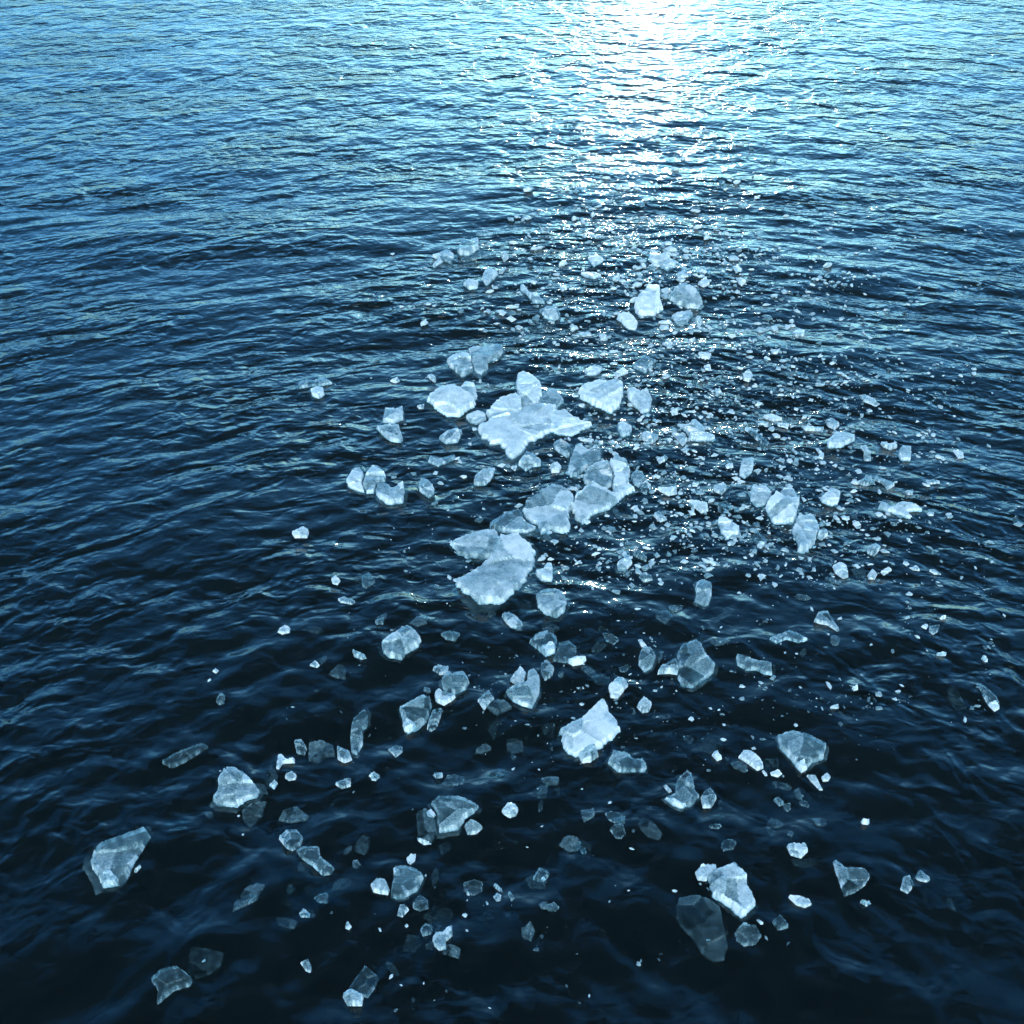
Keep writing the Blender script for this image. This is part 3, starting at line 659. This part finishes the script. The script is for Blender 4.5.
def make_ice(poly, frost, h, seed, origin, base_z=None, lift=0.0):
    """one piece of ice: a faceted, chipped top, bevelled sides and an under-side below the water"""
    r = np.random.default_rng(seed)
    if area(poly) < 0: poly = poly[::-1]
    A = abs(area(poly)); size = math.sqrt(A)
    sp = max(size / (30.0 if size > 0.3 else 22.0), 0.009)
    edge = rough_outline(poly, sp, size, r, 0.055 if (frost > 0.6 and size > 0.4) else 0.032 if (frost > 0.5 and size > 0.18) else 0.014)
    mn, mx_ = edge.min(0), edge.max(0)
    gx, gy = np.meshgrid(np.arange(mn[0], mx_[0], sp), np.arange(mn[1], mx_[1], sp * 0.87))
    gx = gx + (np.arange(gx.shape[0]) % 2)[:, None] * sp * 0.5
    P = np.stack([gx.ravel(), gy.ravel()], -1) + r.normal(0, sp * 0.16, (gx.size, 2))
    P = P[inside(P, edge)]
    if len(P):
        P = P[seg_dist(P, edge) > sp * 0.55]
    allp = np.concatenate([edge, P]) if len(P) else edge
    ne = len(edge)
    edges = [(i, (i + 1) % ne) for i in range(ne)]
    vs, es, fs, ov, oe, of = delaunay_2d_cdt([Vector(v) for v in allp], edges, [], 1, 1e-6)
    V = np.array([tuple(v) for v in vs])
    F = [tuple(f) for f in fs if len(f) == 3]
    F = [f if ((V[f[1]][0] - V[f[0]][0]) * (V[f[2]][1] - V[f[0]][1]) - (V[f[1]][1] - V[f[0]][1]) * (V[f[2]][0] - V[f[0]][0])) > 0
         else f[::-1] for f in F]
    d = seg_dist(V, edge)
    lx, ly = V[:, 0] - origin[0], V[:, 1] - origin[1]
    # facets: the lowest of a few tilted planes
    bev = min(max(h * 0.25, size * 0.03), size * 0.09)
    prof = np.clip(d / bev, 0, 1) ** 0.5
    cen = V.mean(0)
    zf = np.full(len(V), 1.15)
    thin = h < 0.02
    for k in range(7):
        a = r.uniform(0, 6.283); sl = r.uniform(0.05, 0.6)
        off = r.uniform(0.8, 1.15)
        zf = np.minimum(zf, off - sl * ((V[:, 0] - cen[0]) * math.cos(a) + (V[:, 1] - cen[1]) * math.sin(a)) / size)
    zf = np.clip(zf, 0.25, 1.15)
    # fracture cells: steps and veins
    nc = int(np.clip(4 + size * 9, 4, 13))
    S = cen + r.uniform(-0.5, 0.5, (nc, 2)) * (mx_ - mn)
    D = np.sqrt(((V[:, None] - S[None]) ** 2).sum(-1))
    D = D + (0.035 * size * fbm(lx, ly, 3.2 / max(size, 0.12), seed % 97 + 5, 2))[:, None] * np.sin(np.arange(nc) * 2.4)[None]
    o = np.argsort(D, 1)
    d1 = np.take_along_axis(D, o[:, :1], 1)[:, 0]; d2 = np.take_along_axis(D, o[:, 1:2], 1)[:, 0]
    step = r.uniform(-0.28, 0.28, nc)[o[:, 0]]
    tone = r.uniform(-1, 1, nc)[o[:, 0]]
    tx = r.normal(0, 0.55, nc)[o[:, 0]]; ty = r.normal(0, 0.55, nc)[o[:, 0]]
    tilt = (tx * (V[:, 0] - S[o[:, 0], 0]) + ty * (V[:, 1] - S[o[:, 0], 1])) / size
    n1 = fbm(lx, ly, 6.0 / max(size, 0.12), seed % 89)
    n2 = fbm(lx, ly, 17.0, seed % 83 + 11)
    top = h * prof * np.clip(zf + step + tilt + 0.03 * n1 + 0.02 * n2, 0.15, 1.4)
    rim = np.exp(-(d / max(0.04 * size, 0.009)) ** 1.3)  # frosted broken edges; the glow of light scattered there is put into the whiteness
    vein = np.exp(-(d2 - d1) / max(0.022 * size, 0.007)) * np.clip(0.65 + 1.2 * n1, 0.1, 1)
    rimv = np.clip(0.55 + 0.9 * n1 + 0.4 * n2, 0.08, 1.1)
    k = 0.12 if frost < 0.21 else (0.55 if frost < 0.3 else 1.0)
    fr = frost * (0.95 + 0.18 * n1 + 0.08 * n2) + k * (0.70 * rim * rimv + 0.30 * vein) * (1.15 - frost) \
        + tone * (0.17 if frost > 0.3 else 0.03)
    if frost < 0.21:                        # sunken plates are cloudy and soft-edged
        fr = 1.45 * frost * np.clip(d / (0.05 * size) + 0.5, 0, 1) * np.clip(1.0 + 0.35 * tone + 0.35 * n1, 0.4, 1.5) + 0.07 * rim * rimv + 0.05 * vein
    fr = np.clip(fr, 0.0, 1.0)
    # how the water lies here
    wl = wave_height(V[:, 0], V[:, 1], lmin=(0.0 if thin else 0.7))
    if thin:
        zt = wl + 0.012 + np.maximum(top, 0.0)
        zt[d < 1e-4] = wl[d < 1e-4] - 0.004
        draft = 0.04 + 0.06 * size
    else:
        zt = wl + 0.022 + top
        zt[d < 1e-4] = wl[d < 1e-4] - 0.01
        draft = max(0.03, 0.8 * h)
    zt = zt + lift
    if lift: draft = lift + 0.02
    # underside: the same sheet shrunk and sunk
    B = cen + (V - cen) * 0.84
    zb = wl - draft * np.clip(0.35 + d / (0.3 * size), 0.35, 1.0) + (lift * 0.0)
    nV = len(V)
    co = np.zeros((2 * nV, 3))
    co[:nV, 0] = lx; co[:nV, 1] = ly; co[:nV, 2] = zt
    co[nV:, 0] = B[:, 0] - origin[0]; co[nV:, 1] = B[:, 1] - origin[1]; co[nV:, 2] = zb
    faces = list(F) + [tuple(nV + i for i in f[::-1]) for f in F]
    cnt = {}
    for f in F:
        for i in range(3):
            e = (f[i], f[(i + 1) % 3]); cnt[e] = 1
    for (a, b_) in list(cnt):
        if (b_, a) not in cnt:
            faces.append((b_, a, nV + a, nV + b_))
    me = bpy.data.meshes.new('ice')
    me.from_pydata(co.tolist(), [], faces)
    at = me.attributes.new('frost', 'FLOAT', 'POINT')
    at.data.foreach_set('value', np.concatenate([fr, fr * 0.8]).astype(np.float32))
    me.polygons.foreach_set('use_smooth', np.ones(len(me.polygons), bool))
    me.materials.append(ICE_MAT)
    me.update()
    me.set_sharp_from_angle(angle=R(24))
    return me

def parse(tile, txt):
    ox, oy = TILES[tile]; s = SCALE.get(tile, 5.12)
    out = []
    for w in txt.split():
        a, b = w.split(',')
        out.append(ground(ox + float(a) / s, oy + float(b) / s, 0.02))
    return np.array(out)

def link(name, data, parent=None):
    o = bpy.data.objects.new(name, data); COL.objects.link(o)
    if parent is not None: o.parent = parent
    return o

def kind_of(size, frost, h):
    if h < 0.02 or frost < 0.15: return ('sunken_ice_plate', 'ice plate', 'thin ice plates awash at the surface')
    if size > 0.62: return ('ice_floe', 'ice floe', 'larger ice floes in the drifting line')
    if frost < 0.5: return ('clear_ice_block', 'ice block', 'clear glassy ice blocks')
    if size > 0.22: return ('ice_chunk', 'ice chunk', 'frosted ice chunks')
    return ('ice_chip', 'ice chip', 'small frosted ice chips')

def build_ice():
    for i, row in enumerate(ICE):
        tile, txt, frost, h, label = row[:5]
        parts = row[5] if len(row) > 5 else []
        poly = parse(tile, txt)
        size = math.sqrt(abs(area(poly)))
        h = min(0.42 * h, 0.17 * size) if h > 0.035 else min(h, 0.03)
        name, cat, grp = kind_of(size, frost, h)
        c = poly.mean(0)
        me = make_ice(poly, frost, h, 1000 + i * 17, c)
        me.name = name
        foot = None
        if frost > 0.33 and size > 0.20:
            fr_ = np.random.default_rng(900 + i)
            k = fr_.uniform(1.10, 1.22)
            foot = c + (poly - c) * k + np.array([fr_.normal(0, 0.03), -abs(fr_.normal(0.04, 0.03))]) * size
        if parts or foot is not None:
            root = link(name, None)
            root.empty_display_size = 0.2
            root.location = (c[0], c[1], 0)
            body = link('ice_body', me, root)
            if foot is not None:
                fm = make_ice(foot, 0.10 + 0.06 * fr_.random(), 0.006, 8000 + i, c)
                fm.name = 'sunken_foot'
                link('sunken_foot', fm, root)
            for j, (pn, ptxt, pf, pl) in enumerate(parts):
                pp = parse(tile, ptxt)
                ps = math.sqrt(abs(area(pp)))
                lift = h * 0.55 if pn in ('frost_crust', 'clear_window') else 0.0
                pm = make_ice(pp, pf, max(0.015, min(0.05, 0.3 * ps)) if pn in ('frost_crust', 'clear_window') else min(0.9 * h, 0.3 * ps), 5000 + i * 31 + j, c, lift=lift)
                pm.name = pn
                po = link(pn, pm, root)
                if pl: po['label'] = pl
        else:
            root = link(name, me)
            root.location = (c[0], c[1], 0)
        root['label'] = label; root['category'] = cat; root['group'] = grp

build_ice()

# ------------------------------------------------------------------ crumbs
def crumb_polys(n, r):
    a = np.sort(r.uniform(0, 6.283, n)) + 0.0
    rad = r.uniform(0.6, 1.0, n)
    return np.stack([np.cos(a) * rad, np.sin(a) * rad * r.uniform(0.45, 0.9)], -1)

def crumb_geo(r, size):
    """a small many-sided chip: two staggered rings and off-centre tips"""
    n = int(r.integers(4, 7))
    a0 = np.linspace(0, 6.283, n, endpoint=False) + r.normal(0, 0.3, n)
    asp = r.uniform(0.35, 0.9); rot = r.uniform(0, 6.283)
    vs = []
    for (rr, z, k) in ((0.85, -0.35, 0), (1.0, 0.02, 1), (0.72, 0.30, 2)):
        for j in range(n):
            q = rr * r.uniform(0.78, 1.1)
            x, y = math.cos(a0[j]) * q, math.sin(a0[j]) * q * asp
            vs.append((x * math.cos(rot) - y * math.sin(rot), x * math.sin(rot) + y * math.cos(rot), z + r.normal(0, 0.06)))
    vs.append((r.normal(0, .15), r.normal(0, .15), -0.45)); vs.append((r.normal(0, .2), r.normal(0, .2), 0.36 + abs(r.normal(0, .12))))
    fs = []
    for k in (0, 1):
        for j in range(n):
            j2 = (j + 1) % n
            fs.append((k * n + j, k * n + j2, (k + 1) * n + j2, (k + 1) * n + j))
    for j in range(n):
        j2 = (j + 1) % n
        fs.append((3 * n, j2, j)); fs.append((3 * n + 1, 2 * n + j, 2 * n + j2))
    return np.array(vs) * size * 0.5, fs

def crumb_place(r, zone):
    """scatter over the ground the drifting line covers"""
    if zone == 0:      # choppy water right of the raft, towards the glitter
        px, py = r.normal(700, 115), r.uniform(225, 570)
    elif zone == 1:    # beside and below the chain of floes
        px, py = r.normal(600, 120), r.uniform(520, 760)
    elif zone == 2:    # the dark foreground
        px, py = r.normal(500, 190), r.uniform(680, 1010)
    elif zone == 4:    # far off, in the sun glitter
        px, py = r.normal(645, 75), 105 + 225 * r.random() ** 0.6
    else:              # out to the right
        px, py = r.uniform(760, 1010), r.uniform(330, 720)
    return ground(px, py)

CR = np.random.default_rng(5)
ZONE_LABEL = ['tiny white ice crumb in the choppy water between the star-shaped raft and the glitter',
              'tiny ice crumb in the dark water around and below the chain of floes',
              'tiny ice crumb in the nearly black foreground water',
              'tiny ice crumb out on the rippled water at the right',
              'small white ice crumb far off in the sun glitter']
ZONE_GROUP = ['ice crumbs in the choppy water', 'ice crumbs around the chain of floes',
              'ice crumbs in the foreground', 'ice crumbs out to the right', 'ice crumbs in the sun glitter']
protos = []
for i in range(10):
    v, f = crumb_geo(CR, 1.0)
    me = bpy.data.meshes.new('ice_crumb')
    me.from_pydata(v.tolist(), [], f)
    at = me.attributes.new('frost', 'FLOAT', 'POINT')
    at.data.foreach_set('value', np.clip(CR.normal(0.78, 0.1, len(v)), 0.3, 1).astype(np.float32))
    me.materials.append(ICE_MAT); me.update()
    protos.append(me)
first = None
for z, n in ((0, 60), (1, 30), (2, 30), (3, 30), (4, 75)):
    for i in range(n):
        x, y = crumb_place(CR, z)
        if first is None:
            first = o = link('ice_crumb', protos[0])
        else:
            o = first.copy(); COL.objects.link(o)
        o.data = protos[int(CR.integers(0, 10))]
        s = (0.035 + 0.05 * CR.random() ** 2.2) * (1.5 if z in (0, 3) else 1.0) * (0.7 if z == 2 else 3.2 if z == 4 else 1.0)
        o.scale = (s, s, s * CR.uniform(0.5, 0.9))
        o.rotation_euler = (0, 0, CR.uniform(0, 6.283))
        o.location = (x, y, float(wave_height(np.array([x]), np.array([y]))[0]) + 0.1 * s)
        o['label'] = ZONE_LABEL[z]; o['category'] = 'ice crumb'; o['group'] = ZONE_GROUP[z]

# dim scraps of clear ice lying just at the surface round the foreground pieces
SCRAP_SPOTS = [(450, 880), (300, 880), (560, 800), (530, 900), (650, 830), (730, 815), (790, 830), (830, 640), (660, 575), (690, 605),
               (520, 625), (600, 560), (490, 765), (560, 745), (400, 690), (240, 775), (370, 590), (640, 690), (720, 745), (590, 850),
               (440, 935), (350, 860), (770, 600), (620, 640), (560, 690)]
def scraps():
    r = np.random.default_rng(77)
    for i in range(84):
        sx, sy = SCRAP_SPOTS[int(r.integers(0, len(SCRAP_SPOTS)))]
        c = np.array(ground(sx + r.normal(0, 26), sy + r.normal(0, 16)))
        n = int(r.integers(5, 8))
        a = np.linspace(0, 6.283, n, endpoint=False) + r.normal(0, 0.22, n)
        q = r.uniform(0.06, 0.15) * r.uniform(0.6, 1.0, n)
        rot = r.uniform(0, 3.14); asp = r.uniform(0.45, 0.9)
        x, y = np.cos(a) * q, np.sin(a) * q * asp
        poly = c + np.stack([x * math.cos(rot) - y * math.sin(rot), x * math.sin(rot) + y * math.cos(rot)], -1)
        me = make_ice(poly, r.uniform(0.09, 0.22), 0.008, 20000 + i, c)
        me.name = 'ice_scrap'
        o = link('ice_scrap', me)
        o.location = (c[0], c[1], 0)
        o['label'] = 'dim blue scrap of clear ice lying awash between the brighter foreground pieces'
        o['category'] = 'ice scrap'; o['group'] = 'dim ice scraps in the dark foreground'
scraps()

def brash():
    vs, fs, fr = [], [], []
    nv = 0
    for z, n in ((0, 5200), (1, 700), (2, 200), (3, 650), (4, 800)):
        cx, cy, cs = 0, 0, 0
        for i in range(n):
            if i % 9 == 0:                   # the grains gather in little streaks and mats
                cx, cy = crumb_place(CR, z); cs = CR.uniform(0.05, 0.55) * (1.5 if z == 0 else 1.0); ca = CR.normal(0.35, 0.5)
            u, q = CR.normal(0, cs), CR.normal(0, cs * 0.35)
            x, y = cx + u * math.cos(ca) - q * math.sin(ca), cy + u * math.sin(ca) + q * math.cos(ca)
            s = (0.010 + 0.05 * CR.random() ** 2.6) * (3.6 if z == 4 else 2.2 if z == 0 else 1.6 if z == 3 else 1.0)
            v, f = crumb_geo(CR, s)
            w = float(wave_height(np.array([x]), np.array([y]))[0])
            v[:, 2] *= 0.7
            v = v + np.array([x, y, w + 0.05 * s])
            vs.append(v); fs += [tuple(k + nv for k in ff) for ff in f]
            fr.append(np.full(len(v), np.clip(CR.normal(0.28 if z == 2 else 0.62 if z in (0, 4) else 0.42, 0.2), 0.08, 0.9)))
            nv += len(v)
    me = bpy.data.meshes.new('brash_ice')
    me.from_pydata(np.concatenate(vs).tolist(), [], fs)
    at = me.attributes.new('frost', 'FLOAT', 'POINT')
    at.data.foreach_set('value', np.concatenate(fr).astype(np.float32))
    me.materials.append(ICE_MAT); me.update()
    o = link('brash_ice', me)
    o['kind'] = 'stuff'
    o['label'] = 'fine brash of ice grains scattered over the water among the floes'
    o['category'] = 'brash ice'
brash()
# ------------------------------------------------------------------ the air over the water
def haze():
    me = bpy.data.meshes.new('haze')
    X, z0, z1 = 2700.0, -1.6, 9.0
    v = [(x, y, z) for z in (z0, z1) for y in (-X, X) for x in (-X, X)]
    f = [(0, 2, 3, 1), (4, 5, 7, 6), (0, 1, 5, 4), (2, 6, 7, 3), (0, 4, 6, 2), (1, 3, 7, 5)]
    me.from_pydata(v, [], f); me.update()
    m, g = new_mat('haze_air')
    vol = g.n('ShaderNodeVolumePrincipled')
    vol.inputs['Color'].default_value = (0.66, 0.95, 1.0, 1)
    vol.inputs['Density'].default_value = 0.0010
    vol.inputs['Anisotropy'].default_value = 0.3
    o = g.n('ShaderNodeOutputMaterial'); g.put(o.inputs['Volume'], vol.outputs[0])
    me.materials.append(m)
    ob = link('haze', me); ob['kind'] = 'stuff'
    ob['label'] = 'thin pale blue haze lying over the far water'
    ob['category'] = 'haze'
haze()
